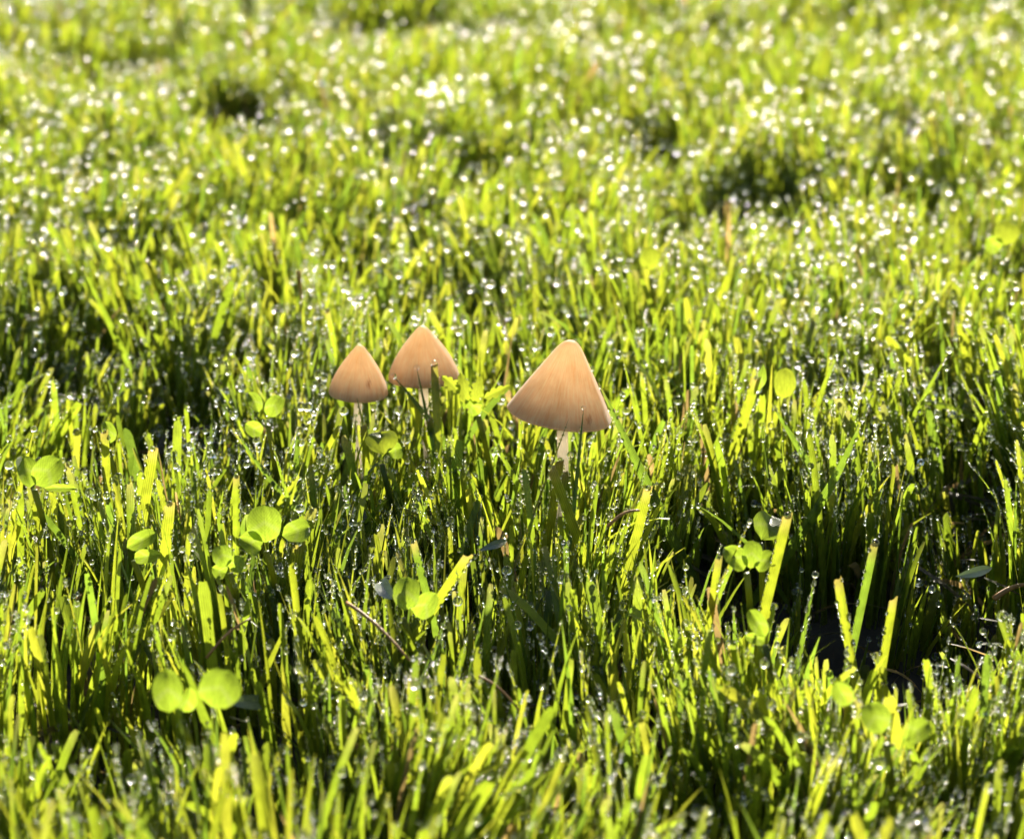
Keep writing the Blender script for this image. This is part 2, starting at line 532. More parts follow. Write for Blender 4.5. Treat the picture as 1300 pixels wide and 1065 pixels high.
# ------------------------------------------------------------------ leaves
def leaflet_mesh(name, w_, l_, fold=0.12, cup=0.1, shape='round', seed=0, nu=10, nv=12):
    """leaf blade: base at origin, tip along +Y, face normal +Z; a thin closed sheet"""
    r = random.Random(seed)
    bm = bmesh.new()
    uvl = bm.loops.layers.uv.new('leaf')
    grid = []
    a = r.uniform(0, 6)
    for j in range(nv + 1):
        t = j / nv
        tt = t ** 0.9
        hw = math.sqrt(max(0.0, 1 - (2 * tt - 1) ** 2))
        if shape == 'oval': hw = math.sin(math.pi * t ** 0.85) ** 0.9
        if shape == 'tooth': hw = math.sin(math.pi * t ** 0.75) ** 0.8 * (0.72 + 0.28 * (1 if j % 3 else -0.4))
        row = []
        for k in range(nu + 1):
            u = 2 * k / nu - 1
            edge = 1 + 0.03 * math.sin(9 * t + a + u) + (0.02 * r.uniform(-1, 1) if abs(u) == 1 else 0)
            x = u * hw * w_ / 2 * edge
            y = t * l_ - (0.09 * l_ * max(0, 1 - 1.8 * abs(u)) * t ** 6 if shape == 'round' else 0)
            z = abs(u) * hw * fold * w_ - cup * l_ * (2 * t - 1) ** 2 + 0.012 * w_ * math.sin(7 * t + 3 * u + a)
            row.append((bm.verts.new((x, y, z)), (u, t)))
        grid.append(row)
    for j in range(nv):
        for k in range(nu):
            q = (grid[j][k], grid[j][k + 1], grid[j + 1][k + 1], grid[j + 1][k])
            if len({tuple(round(c, 9) for c in v[0].co) for v in q}) < 3: continue
            f = bm.faces.new([v[0] for v in q])
            for lp, v in zip(f.loops, q): lp[uvl].uv = v[1]
    bmesh.ops.remove_doubles(bm, verts=bm.verts, dist=1e-7)
    me = bpy.data.meshes.new(name)
    bm.to_mesh(me); bm.free()
    return me


MARKS = []   # photo place and label of every thing a single drop can be found by
CLEAR = []   # (x0,y0,x1,y1, world y, chance) photo boxes kept free of blades standing in front


def place_leaf(parent, proot, name, px, py, wpx, lpx, ang, depth, mat, tilt=0.0, yaw=0.0, shape='round', fold=0.2, cup=0.1, seed=0, clear=0.85, label=None):
    """leaf whose base->tip axis runs at `ang` degrees (0 = up) in the view, centre at a photo place, tipped back by `tilt`"""
    c = at_y(px, py, depth)
    s = pxs(c)
    view = (CAM - c).normalized()
    right = Vector((1, 0, 0))
    up = view.cross(right).normalized()
    a = R(ang)
    v = up * math.cos(a) + right * math.sin(a)
    u = right * math.cos(a) - up * math.sin(a)
    nrm = view
    # tip about u (leaf's width axis) and yaw about v
    mt = Matrix.Rotation(R(tilt), 3, u)
    v, nrm = mt @ v, mt @ nrm
    my = Matrix.Rotation(R(yaw), 3, v)
    u, nrm = my @ u, my @ nrm
    wpx, lpx = wpx * 0.86, lpx * 0.86
    W, L = wpx * s / max(0.25, math.cos(R(yaw))), lpx * s / max(0.25, math.cos(R(tilt)))
    me = leaflet_mesh(name, W, L, fold, cup, shape, seed)
    o = link(name, me, mat, parent)
    base = c - v * L / 2
    M = Matrix(((u.x, v.x, nrm.x, base.x - proot.x), (u.y, v.y, nrm.y, base.y - proot.y), (u.z, v.z, nrm.z, base.z - proot.z), (0, 0, 0, 1)))
    o.matrix_basis = M
    if label: o['label'] = label
    if clear:
        m_ = max(wpx, lpx) * 0.5
        hx = (wpx * abs(math.cos(a)) + lpx * abs(math.sin(a))) / 2; hy = (lpx * abs(math.cos(a)) + wpx * abs(math.sin(a))) / 2
        CLEAR.append((px - hx, py - hy, px + hx, py + hy, depth, clear))
    return base


def stalk(parent, proot, a, b, r0, r1, mat, name='stalk', bow=0.002):
    n = 8
    pts = []
    for k in range(n):
        t = k / (n - 1)
        p = a.lerp(b, t) + Vector((bow * math.sin(math.pi * t), bow * 0.5 * math.sin(math.pi * t), 0))
        pts.append(p - proot)
    me = tube_mesh(name, pts, [r0 + (r1 - r0) * k / (n - 1) for k in range(n)], 7)
    return link(name, me, mat, parent)


def weed(name, label, cat, group, joint, zc, leaves, mat=None, clear=0.85, seed=0, stem_r=0.0006):
    """plant: stalk from the ground to `joint` (photo place), leaves around it"""
    mat = mat or M_CLOVER
    j = at_z(joint[0], joint[1], zc)
    MARKS.append((leaves[0]['px'], leaves[0]['py'], label))
    rx, ry = j.x + random.uniform(-0.002, 0.002), j.y + 0.002
    foot = Vector((rx, ry, float(ground_z(rx, ry)) - 0.001))
    root = empty(name, foot, label, cat, group)
    stalk(root, foot, foot, j, stem_r * 1.2, stem_r, M_STEM)
    for q, L in enumerate(leaves):
        L = dict(L)
        dy = L.pop('dy', 0.0)
        place_leaf(root, foot, 'leaflet', depth=j.y + dy, mat=L.pop('mat', mat), seed=seed * 7 + q, clear=L.pop('clear', clear), **L)
    return root


GC = 'clovers growing among the grass'
weed('clover', 'big three leaved clover with a nibbled leaf edge beside a tall stalk', 'clover', GC, (44, 622), 0.036, [
    dict(px=60, py=597, wpx=42, lpx=52, ang=38, tilt=-15), dict(px=33, py=597, wpx=30, lpx=50, ang=-22, tilt=-20, yaw=25, dy=0.001),
    dict(px=75, py=618, wpx=12, lpx=48, ang=86, tilt=10, dy=-0.001)], seed=1, clear=0.95)
weed('clover', 'clover with a large upright leaf crossed by a grass shadow', 'clover', GC, (338, 700), 0.030, [
    dict(px=335, py=664, wpx=52, lpx=56, ang=-6, tilt=-8), dict(px=318, py=690, wpx=36, lpx=36, ang=-60, tilt=25, yaw=20, dy=-0.002),
    dict(px=378, py=673, wpx=34, lpx=42, ang=70, tilt=-30, dy=0.001)], seed=2, clear=0.95)
weed('clover', 'clover leaf folded like a saddle behind bright dewy blades', 'clover', GC, (170, 712), 0.031, [
    dict(px=180, py=684, wpx=26, lpx=46, ang=58, tilt=-20, fold=0.3), dict(px=185, py=705, wpx=22, lpx=40, ang=78, tilt=20, dy=-0.002)], seed=3)
weed('clover', 'small pale clover tucked under the upright clover', 'clover', GC, (292, 728), 0.030, [
    dict(px=282, py=705, wpx=30, lpx=34, ang=-20, tilt=-20), dict(px=300, py=715, wpx=26, lpx=26, ang=40, tilt=10), dict(px=278, py=725, wpx=24, lpx=22, ang=-70, tilt=30)], seed=4)
weed('clover', 'soft focus pair of round clover leaves in front, beside a grey wet leaf', 'clover', GC, (232, 915), 0.030, [
    dict(px=212, py=876, wpx=44, lpx=64, ang=-8, tilt=-10), dict(px=279, py=873, wpx=62, lpx=60, ang=22, tilt=-6, dy=-0.003),
    dict(px=238, py=890, wpx=24, lpx=40, ang=25, tilt=30, yaw=35, dy=0.003)], seed=5, clear=0.95)
weed('clover', 'yellow clover leaf standing below the leftmost mushroom', 'clover', GC, (485, 590), 0.033, [
    dict(px=485, py=561, wpx=48, lpx=34, ang=-10, tilt=-35, mat=M_YELLOW), dict(px=502, py=572, wpx=26, lpx=22, ang=70, tilt=-20)], seed=6, clear=0.9)
weed('clover', 'clover of three cupped leaves at the edge of the dark hollow', 'clover', GC, (948, 728), 0.034, [
    dict(px=955, py=703, wpx=30, lpx=42, ang=8, tilt=-10, fold=0.25), dict(px=933, py=708, wpx=32, lpx=44, ang=-38, tilt=-5, yaw=25),
    dict(px=973, py=712, wpx=26, lpx=38, ang=42, tilt=-10, yaw=-30)], seed=7, clear=0.9)
weed('clover', 'curled clover leaf in front of the dark hollow', 'clover', GC, (972, 820), 0.030, [
    dict(px=962, py=790, wpx=26, lpx=46, ang=-28, tilt=-10, fold=0.3), dict(px=960, py=810, wpx=18, lpx=32, ang=-75, tilt=20)], seed=8)
weed('clover', 'round yellow clover leaf right of the largest mushroom', 'clover', GC, (996, 515), 0.034, [
    dict(px=997, py=486, wpx=32, lpx=46, ang=6, tilt=-5, mat=M_YELLOW), dict(px=966, py=480, wpx=15, lpx=44, ang=20, tilt=-10, yaw=30, shape='oval')], seed=9, clear=1.0)
weed('clover', 'shaded dark green clover leaves around a whitish leaf back', 'clover', GC, (512, 785), 0.026, [
    dict(px=516, py=752, wpx=40, lpx=50, ang=6, tilt=-20), dict(px=540, py=768, wpx=34, lpx=46, ang=40, tilt=15), dict(px=487, py=746, wpx=24, lpx=32, ang=-40, tilt=-60, mat=M_GREYLEAF, label='whitish wet leaf back')], seed=10, clear=0.9)
weed('clover', 'clover in the grass left of the leftmost mushroom', 'clover', GC, (340, 540), 0.034, [
    dict(px=348, py=515, wpx=26, lpx=36, ang=30, tilt=-15), dict(px=322, py=510, wpx=20, lpx=34, ang=-30, tilt=-10, yaw=25), dict(px=322, py=545, wpx=24, lpx=28, ang=-60, tilt=15)], seed=11, clear=0.5)
weed('clover', 'single rounded clover leaf over a gap near the left side', 'clover', GC, (138, 572), 0.033, [
    dict(px=137, py=548, wpx=20, lpx=34, ang=-18, tilt=-10, yaw=20)], seed=12, clear=0.9)
weed('clover', 'blurred yellow clover leaf above the largest mushroom', 'clover', GC, (826, 352), 0.036, [
    dict(px=825, py=328, wpx=30, lpx=34, ang=4, tilt=-10, mat=M_YELLOW)], seed=13, clear=0.95)
weed('clover', 'blurred pale clover at the right edge behind', 'clover', GC, (1278, 330), 0.038, [
    dict(px=1278, py=296, wpx=38, lpx=34, ang=10, tilt=-15, mat=M_YELLOW), dict(px=1262, py=310, wpx=28, lpx=26, ang=-50, tilt=5)], seed=14, clear=0.95)
weed('clover', 'blurred clover with broad folded leaves, nearest on the right', 'clover', GC, (1125, 945), 0.030, [
    dict(px=1112, py=910, wpx=44, lpx=48, ang=-15, tilt=-15, fold=0.2), dict(px=1165, py=928, wpx=34, lpx=46, ang=60, tilt=-15), dict(px=1070, py=880, wpx=30, lpx=40, ang=-30, tilt=10)], seed=16, clear=0.55)
weed('clover', 'shaded clover leaf half hidden behind slanting blades over the hollow', 'clover', GC, (965, 690), 0.033, [
    dict(px=975, py=668, wpx=48, lpx=40, ang=30, tilt=-40, dy=0.006)], seed=17, clear=0.6)
# lobed weed right of the middle mushroom
lw = weed('lobed_weed', 'bright ragged leaved weed right of the middle mushroom', 'weed', None, (607, 528), 0.036, [
    dict(px=572, py=487, wpx=20, lpx=36, ang=-50, tilt=-10, shape='tooth', mat=M_YELLOW), dict(px=588, py=492, wpx=24, lpx=48, ang=-12, tilt=-15, shape='tooth', mat=M_YELLOW),
    dict(px=606, py=495, wpx=22, lpx=44, ang=14, tilt=-5, shape='tooth', mat=M_YELLOW), dict(px=632, py=497, wpx=16, lpx=44, ang=64, tilt=-10, shape='tooth', mat=M_YELLOW),
    dict(px=600, py=515, wpx=24, lpx=34, ang=-30, tilt=20, shape='tooth')], seed=20, clear=0.95)


def loose_leaf(name, label, px, py, z, wpx, lpx, ang, tilt, mat, seed):
    c = at_z(px, py, z)
    root = empty(name, c, label, 'leaf')
    place_leaf(root, c, 'blade', px, py, wpx, lpx, ang, c.y, mat, tilt=tilt, seed=seed, shape='oval', clear=0.95)


loose_leaf('fallen_leaf', 'grey wet leaf lying flat in front beside two round clover leaves', 326, 888, 0.022, 22, 56, 85, -68, M_GREYLEAF, 40)
loose_leaf('fallen_leaf', 'silvery curled leaf shining in the shade below the largest mushroom', 632, 690, 0.026, 12, 44, 70, -60, M_GREYLEAF, 41)
loose_leaf('fallen_leaf', 'dew covered dull leaf lying across the right end of the hollow', 1240, 728, 0.024, 15, 62, 84, -45, M_GREYLEAF, 42)


# ------------------------------------------------------------------ single blades that stand out
PAL = np.array([(0.070, 0.120, 0.010), (0.088, 0.140, 0.011), (0.105, 0.150, 0.012), (0.055, 0.105, 0.012), (0.120, 0.155, 0.016)])
HERO = []   # tip px, foot px (visible), width px, tip height z, palette, tip type, label, bow, dz depth shift of the foot


def hero(tip, foot, wpx, z, pal, cut, label, bow=0.0, lean=0.0):
    HERO.append((tip, foot, wpx, z, pal, cut, label, bow, lean))


hero((760, 486), (838, 640), 16, ('y', 0, 0.75), 3, 0, 'slanting green blade touching the right edge of the largest mushroom cap')
hero((741, 518), (735, 580), 7, ('y', 0, 1.1), 3, 0, 'short dark blade tip standing before the largest mushroom cap', lean=-0.004)
hero((722, 532), (700, 590), 4, ('y', 0, 1.15), 4, 0, 'thin curved blade tip at the lower rim of the largest mushroom', lean=-0.005)
hero((551, 462), (556, 575), 10, ('y', 1, 1.1), 2, 1, 'bright upright blade standing before the middle mushroom', lean=-0.008)
hero((529, 467), (548, 560), 7, ('y', 1, 1.2), 3, 0, 'dark pointed blade leaning before the middle mushroom', lean=-0.006)
hero((500, 478), (545, 570), 11, ('y', 1, 1.0), 3, 0, 'dark blade sloping down between the two small mushrooms', lean=-0.006, bow=0.003)
hero((453, 505), (478, 610), 8, ('y', 2, 1.2), 2, 0, 'thin blade crossing the stem of the leftmost mushroom', lean=-0.006)
hero((785, 385), (830, 500), 9, 0.046, 0, 0, 'tall thin blade with dewy edges rising behind the largest mushroom')
hero((1095, 533), (1000, 650), 15, 0.044, 3, 0, 'long glossy blade arching to the right above the hollow', bow=0.006)
hero((978, 510), (1035, 605), 12, 0.042, 3, 0, 'dark blade leaning left below the round yellow leaf')
hero((1000, 655), (968, 790), 13, 0.046, 2, 1, 'broad bright cut blade standing over the dark hollow')
hero((952, 662), (922, 725), 4, 0.044, 4, 0, 'hair thin beaded stalk before the three cupped leaves')
hero((913, 708), (895, 830), 10, 0.038, 2, 1, 'straight pale cut blade at the left end of the hollow')
hero((1035, 730), (1022, 800), 8, 0.034, 3, 0, 'narrow blade standing in front of the hollow, nearest its middle')
hero((1111, 690), (1088, 800), 11, 0.038, 3, 1, 'tall green blade crossing the hollow with a cut brown tip')
hero((1064, 735), (1084, 850), 12, 0.036, 2, 1, 'broad blade in front of the hollow leaning left')
hero((1135, 760), (1126, 815), 11, 0.032, 2, 1, 'short square cut blade with beaded edges beside the hollow')
hero((194, 570), (178, 670), 14, 0.041, 2, 1, 'broad bright blade with a drop on its tip beside the clover')
hero((132, 548), (137, 640), 11, 0.039, 2, 1, 'upright cut blade with a ragged top left of a broad bright one')
hero((43, 545), (8, 690), 9, 0.046, 2, 0, 'long brown tipped stalk leaning right by the big clover')
hero((215, 640), (205, 740), 15, 0.040, 2, 1, 'pair of bright dewy blades standing before the folded clover')
hero((300, 548), (392, 650), 8, 0.040, 3, 0, 'dark narrow blade arching down right, left of the mushrooms', bow=-0.006)
hero((345, 560), (372, 660), 8, 0.042, 0, 0, 'slim green blade leaning left above the upright clover')
hero((105, 340), (150, 440), 10, 0.044, 0, 0, 'tall dark blade leaning left over the shaded gap on the left')
hero((300, 605), (300, 700), 9, 0.038, 1, 1, 'pale upright blade left of the upright clover')
hero((380, 690), (355, 850), 17, 0.030, 2, 1, 'cut blade leaning right in soft focus, in front on the left')
hero((700, 595), (740, 700), 13, 0.040, 2, 1, 'wide yellow blade sloping across below the largest mushroom')
hero((823, 620), (800, 720), 12, 0.042, 2, 1, 'bright broad blade leaning right at the edge of the hollow')
hero((790, 450), (815, 560), 6, 0.046, 1, 0, 'thin bright blade just right of the largest cap')
hero((525, 690), (560, 830), 10, 0.036, 3, 1, 'long narrow blade in front crossing the shaded clover')
hero((595, 705), (540, 790), 13, 0.034, 2, 1, 'short cut blade forming a V with a long narrow one')
hero((1205, 445), (1165, 520), 9, 0.043, 0, 0, 'dark blade leaning right at the right side behind the hollow')
hero((960, 480), (930, 580), 13, 0.041, 2, 1, 'broad pale blade leaning right, left of the round yellow leaf')
hero((415, 395), (430, 470), 8, 0.044, 1, 1, 'pale cut blade rising behind the leftmost mushroom')
hero((620, 545), (655, 610), 10, 0.038, 0, 0, 'green blade pointing up left, left of the largest stem')

hero((711, 584), (700, 660), 11, ('y', 0, 1.5), 2, 1, 'bright cut blade covering the foot of the largest mushroom stem, leaning left')
hero((724, 578), (732, 660), 10, ('y', 0, 1.7), 1, 0, 'pointed blade standing before the right edge of the largest mushroom stem')
hero((716, 602), (722, 680), 12, ('y', 0, 1.9), 0, 1, 'low broad blade at the very foot of the largest mushroom stem')
hero((536, 522), (528, 600), 9, ('y', 1, 1.7), 1, 0, 'pointed blade hiding the lower stem of the middle mushroom')
hero((545, 532), (552, 600), 9, ('y', 1, 1.9), 0, 1, 'cut blade at the foot of the middle mushroom stem')
hero((452, 528), (447, 600), 9, ('y', 2, 1.8), 1, 0, 'pointed blade rising left of the leftmost mushroom stem')
hero((461, 540), (466, 610), 10, ('y', 2, 2.0), 2, 1, 'bright cut blade hiding the foot of the leftmost mushroom stem')


def blade_obj(name, tip, foot, wpx, z, tint, cut, label, bow, lean, mat, cat, group=None, nseg=12):
    if isinstance(z, tuple):
        rc, rad = mush_data[z[1]][:2]
        T = at_y(*tip, rc.y - rad * z[2])
    else:
        T = at_z(*tip, z)
    F = at_y(*foot, T.y + lean)
    d = (F - T)
    if d.z > -0.002: d.z = -0.002
    zg = float(ground_z(F.x, F.y)) - 0.001
    F = T + d * ((zg - T.z) / d.z)
    if abs(F.x - T.x) > 0.05: F.x = T.x + math.copysign(0.05, F.x - T.x)
    zg = float(ground_z(F.x, F.y)) - 0.001
    F.z = zg
    s = pxs(T)
    wd = wpx * s
    ax = (T - F).normalized()
    W0 = Vector((1, 0.25 * random.uniform(-1, 1), 0))
    V, tints, acr, faces = [], [], [], []
    for k in range(nseg + 1):
        t = k / nseg
        p = F.lerp(T, t) + Vector((bow, 0.15 * bow, abs(bow) * 0.8)) * math.sin(math.pi * t)
        Wd = (W0 - ax * W0.dot(ax)).normalized()
        N = ax.cross(Wd)
        if cut: hw = wd / 2 * (0.72 + 0.28 * min(1, t * 2)) * (1 if t < 0.95 else 0.9)
        else: hw = wd / 2 * (0.75 + 0.25 * min(1, 2 * t)) * max(0.02, (1 - t ** 3.2)) ** 0.8
        for q, u in enumerate((-1, -0.5, 0, 0.5, 1)):
            zz = abs(u) * 0.35 * hw
            e = Vector((0, 0, 0))
            if k == nseg and cut: e = ax * hw * (0.5 * u + random.uniform(-0.35, 0.35))
            V.append((p + Wd * hw * u + N * zz + e) - F)
            br = max(0, (t - 0.93) / 0.07) * (0.8 if cut else 0.4)
            c = np.array(tint) * (1 - br) + np.array((0.12, 0.11, 0.045)) * br
            tints += [*c, 1.0]; acr.append(u)
    for k in range(nseg):
        for q in range(4):
            a = k * 5 + q
            faces.append((a, a + 1, a + 6, a + 5))
    me = bpy.data.meshes.new(name)
    me.from_pydata(V, [], faces)
    me.attributes.new('tint', 'FLOAT_COLOR', 'POINT').data.foreach_set('color', tints)
    me.attributes.new('across', 'FLOAT', 'POINT').data.foreach_set('value', acr)
    o = link(name, me, mat)
    o.location = F
    tag(o, label, cat, group)
    return F, T, wd, V


hero_pts = []
for d in MUSH: MARKS.append((d['rim'][0], d['rim'][1], d['label']))
for h_ in HERO: MARKS.append((h_[0][0], h_[0][1], h_[6]))
for (tip, foot, wpx, z, pal, cut, label, bow, lean) in HERO:
    tint = PAL[pal] * np.random.default_rng(abs(hash(label)) % 9999 if False else len(label) * 7).uniform(0.9, 1.1)
    F, T, wd, V = blade_obj('grass_blade', tip, foot, wpx, z, tint, cut, label, bow, lean, M_GRASS, 'grass blade', 'single blades standing out of the lawn')
    hero_pts.append((F, T, wd, V, cut))
    CLEAR.append((min(tip[0], foot[0]) - 2, tip[1] - 6, max(tip[0], foot[0]) + 2, min(tip[1] + 60, foot[1]), T.y, 0.7))


def straw(label, a, b, z, wpx):
    A = at_z(*a, z[0]); B = at_z(*b, z[1])
    s = pxs(A)
    pts = [A.lerp(B, t / 7) + Vector((0, 0, 0.001 * math.sin(math.pi * t / 7))) - A for t in range(8)]
    me = tube_mesh('dry_straw', pts, [wpx * s * 0.5 * (1 - 0.06 * t) for t in range(8)], 7)
    o = link('dry_straw', me, M_STRAW)
    o.location = A
    tag(o, label, 'straw', 'dry stalks caught in the grass')
    CLEAR.append((min(a[0], b[0]), min(a[1], b[1]), max(a[0], b[0]), max(a[1], b[1]), min(A.y, B.y), 0.8))


straw('orange dry stalk slanting down right below the shaded clover', (440, 765), (520, 838), (0.032, 0.026), 5)
straw('orange brown dry stalk lying low before the cut blade at bottom centre', (608, 858), (662, 905), (0.026, 0.020), 4)
straw('short orange straw right of the largest mushroom stem', (772, 668), (812, 648), (0.036, 0.040), 5)
straw('pinkish dry stalk standing behind the leftmost mushroom', (379, 345), (384, 408), (0.045, 0.026), 5)
straw('brown dry stalk in soft focus left of the round clover leaves', (262, 835), (318, 785), (0.024, 0.030), 4)
straw('rusty dry stalk lying deep in the right end of the hollow', (1262, 760), (1310, 742), (0.012, 0.014), 8)

for (rc, rad, hgt, foot, s), d, dn in zip(mush_data, MUSH, (30, 14, 8)):
    px, py, dep = project(np.array(rc)[None])
    px, py = float(px[0]), float(py[0])
    CLEAR.append((px - d['rw'] - 2, py - d['h'], px + d['rw'] + 2, py + d['rw'] * 0.40, rc.y + rad * 0.6, 1.0))
    CLEAR.append((px - 16, py, px + 16, py + dn, rc.y, 0.85))


# ------------------------------------------------------------------ the lawn
def tufts(n, x0, x1, y0, y1, r):
    return np.stack([r.uniform(x0, x1, n), r.uniform(y0, y1, n)], 1)


def in_view(x, y, margin):
    q = np.stack([x, y, np.full_like(x, 0.02)], -1)
    px, py, dep = project(q)
    qd = (q - np.array(CAM)) @ np.array(FWD)
    return (qd > 0.1) & (px > -margin) & (px < 1300 + margin) & (py > -margin) & (py < 1065 + margin * 2.2)


def make_blades(core, r):
    if core:
        T = tufts(28500, -0.36, 0.36, -0.33, 0.80, r)
        keep = in_view(T[:, 0], T[:, 1], 150)
        per = 6
    else:
        T = tufts(9000, -0.75, 0.75, -0.45, 1.35, r)
        keep = ~in_view(T[:, 0], T[:, 1], 150)
        per = 5
    T = T[keep]
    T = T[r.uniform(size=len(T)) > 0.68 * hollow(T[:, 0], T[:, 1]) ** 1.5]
    if True:   # thinner / thicker patches
        T = T[r.uniform(size=len(T)) < 0.82 + 0.3 * snoise(T[:, 0], T[:, 1], 21, 0.03)]
    n = len(T) * per
    tx = np.repeat(T[:, 0], per); ty = np.repeat(T[:, 1], per)
    ta = np.repeat(r.uniform(0, 6.283, len(T)), per)
    a = ta + np.tile(np.arange(per) * 2.4, len(T)) + r.normal(0, 0.4, n)
    rad = r.gamma(2.0, 0.0011, n)
    x = tx + rad * np.cos(a); y = ty + rad * np.sin(a)
    lx = 0.22 * snoise(x, y, 31, 0.035) + 0.10 * snoise(x, y, 32, 0.011) + 0.02
    ly = 0.20 * snoise(x, y, 33, 0.035) + 0.08 * snoise(x, y, 34, 0.011)
    sp = np.abs(r.normal(0, 0.19, n))
    vx = lx + sp * np.cos(a); vy = ly + sp * np.sin(a)
    wild = r.uniform(size=n) < 0.09
    vx[wild] *= 2.4; vy[wild] *= 2.4
    th0 = np.minimum(np.hypot(vx, vy), 1.1)
    phi = np.arctan2(vy, vx)
    bend = r.gamma(1.5, 0.13, n) * np.where(r.uniform(size=n) < 0.12, 2.5, 1.0)
    L = 0.0350 * (1 + 0.13 * snoise(x, y, 41, 0.05) + 0.16 * snoise(x, y, 42, 0.016)) * r.uniform(0.58, 1.12, n)
    low = r.uniform(size=n) < 0.22
    L[low] *= 0.68
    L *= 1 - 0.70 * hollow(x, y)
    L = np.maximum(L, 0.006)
    wd = np.clip(r.normal(0.00118, 0.00042, n), 0.0004, 0.0025)
    psi = r.uniform(0, math.pi, n)
    # half the blades turn their face roughly along the view
    f = r.uniform(size=n) < 0.5
    psi[f] = r.normal(0, 0.5, f.sum())
    cut = r.uniform(size=n) < 0.38
    tw = r.normal(0, 0.5, n)
    dryf = r.uniform(size=n) < 0.014
    m = 9000 if core else 2500          # dead thatch lying on the soil
    hx = r.uniform(x.min(), x.max(), m); hy = r.uniform(y.min(), y.max(), m)
    cat = lambda a, b: np.concatenate([a, b])
    return dict(x=cat(x, hx), y=cat(y, hy), phi=cat(phi, r.uniform(0, 6.283, m)), th=cat(th0, r.uniform(1.15, 1.5, m)),
                bend=cat(bend, r.uniform(0, 0.1, m)), L=cat(L, r.uniform(0.010, 0.030, m)), w=cat(wd, r.uniform(0.0005, 0.0016, m)),
                psi=cat(psi, r.uniform(0, 3.14, m)), cut=cat(cut, np.ones(m, bool)), tw=cat(tw, r.normal(0, 1.0, m)), dry=cat(dryf, np.ones(m, bool)))


def steps(K):
    return np.array([0, .2, .42, .64, .83, .955, 1.0]) if K == 6 else np.linspace(0, 1, K + 1)


def centreline(B, K):
    n = len(B['x'])
    s = steps(K)
    P = np.zeros((n, K + 1, 3)); TT = np.zeros((n, K + 1, 3))
    P[:, 0] = np.stack([B['x'], B['y'], B['z0']], -1)
    for k in range(K + 1):
        th = B['th'] * (0.5 + 0.5 * s[k]) + B['bend'] * s[k] ** 2
        TT[:, k] = np.stack([np.sin(th) * np.cos(B['phi']), np.sin(th) * np.sin(B['phi']), np.cos(th)], -1)
        if k: P[:, k] = P[:, k - 1] + (TT[:, k] + TT[:, k - 1]) * 0.5 * (B['L'] * (s[k] - s[k - 1]))[:, None]
    return P, TT


def trim(B, r):
    """shorten blades that would stand in front of, or grow through, the mushrooms and leaves"""
    n = len(B['x'])
    dice = r.uniform(size=(len(CLEAR), n))
    for it in range(9):
        P, _ = centreline(B, 4)
        px, py, dep = project(P)
        bad = np.zeros(n, bool)
        for ci, (x0, y0, x1, y1, yd, ch) in enumerate(CLEAR):
            inb = ((px > x0 - 5) & (px < x1 + 5) & (py > y0 - 5) & (py < y1) & (P[..., 1] < yd + 0.001)).any(1)
            bad |= inb & (dice[ci] < ch)
        for (rc, rad, hgt, foot, s) in mush_data:
            dx, dy = P[..., 0] - rc.x, P[..., 1] - rc.y
            rr = np.hypot(dx, dy)
            zr = (P[..., 2] - rc.z) / hgt
            bad |= ((rr < rad * np.clip(1.12 - 0.7 * zr, 0.1, 1.15)) & (zr > -0.10) & (zr < 1.1)).any(1)
        if not bad.any(): break
        B['L'][bad] *= 0.80
    keep = B['L'] > 0.004
    for (rc, rad, hgt, foot, s) in mush_data:
        keep &= np.hypot(B['x'] - foot.x, B['y'] - foot.y) > 0.0022
    return {k: v[keep] for k, v in B.items()}


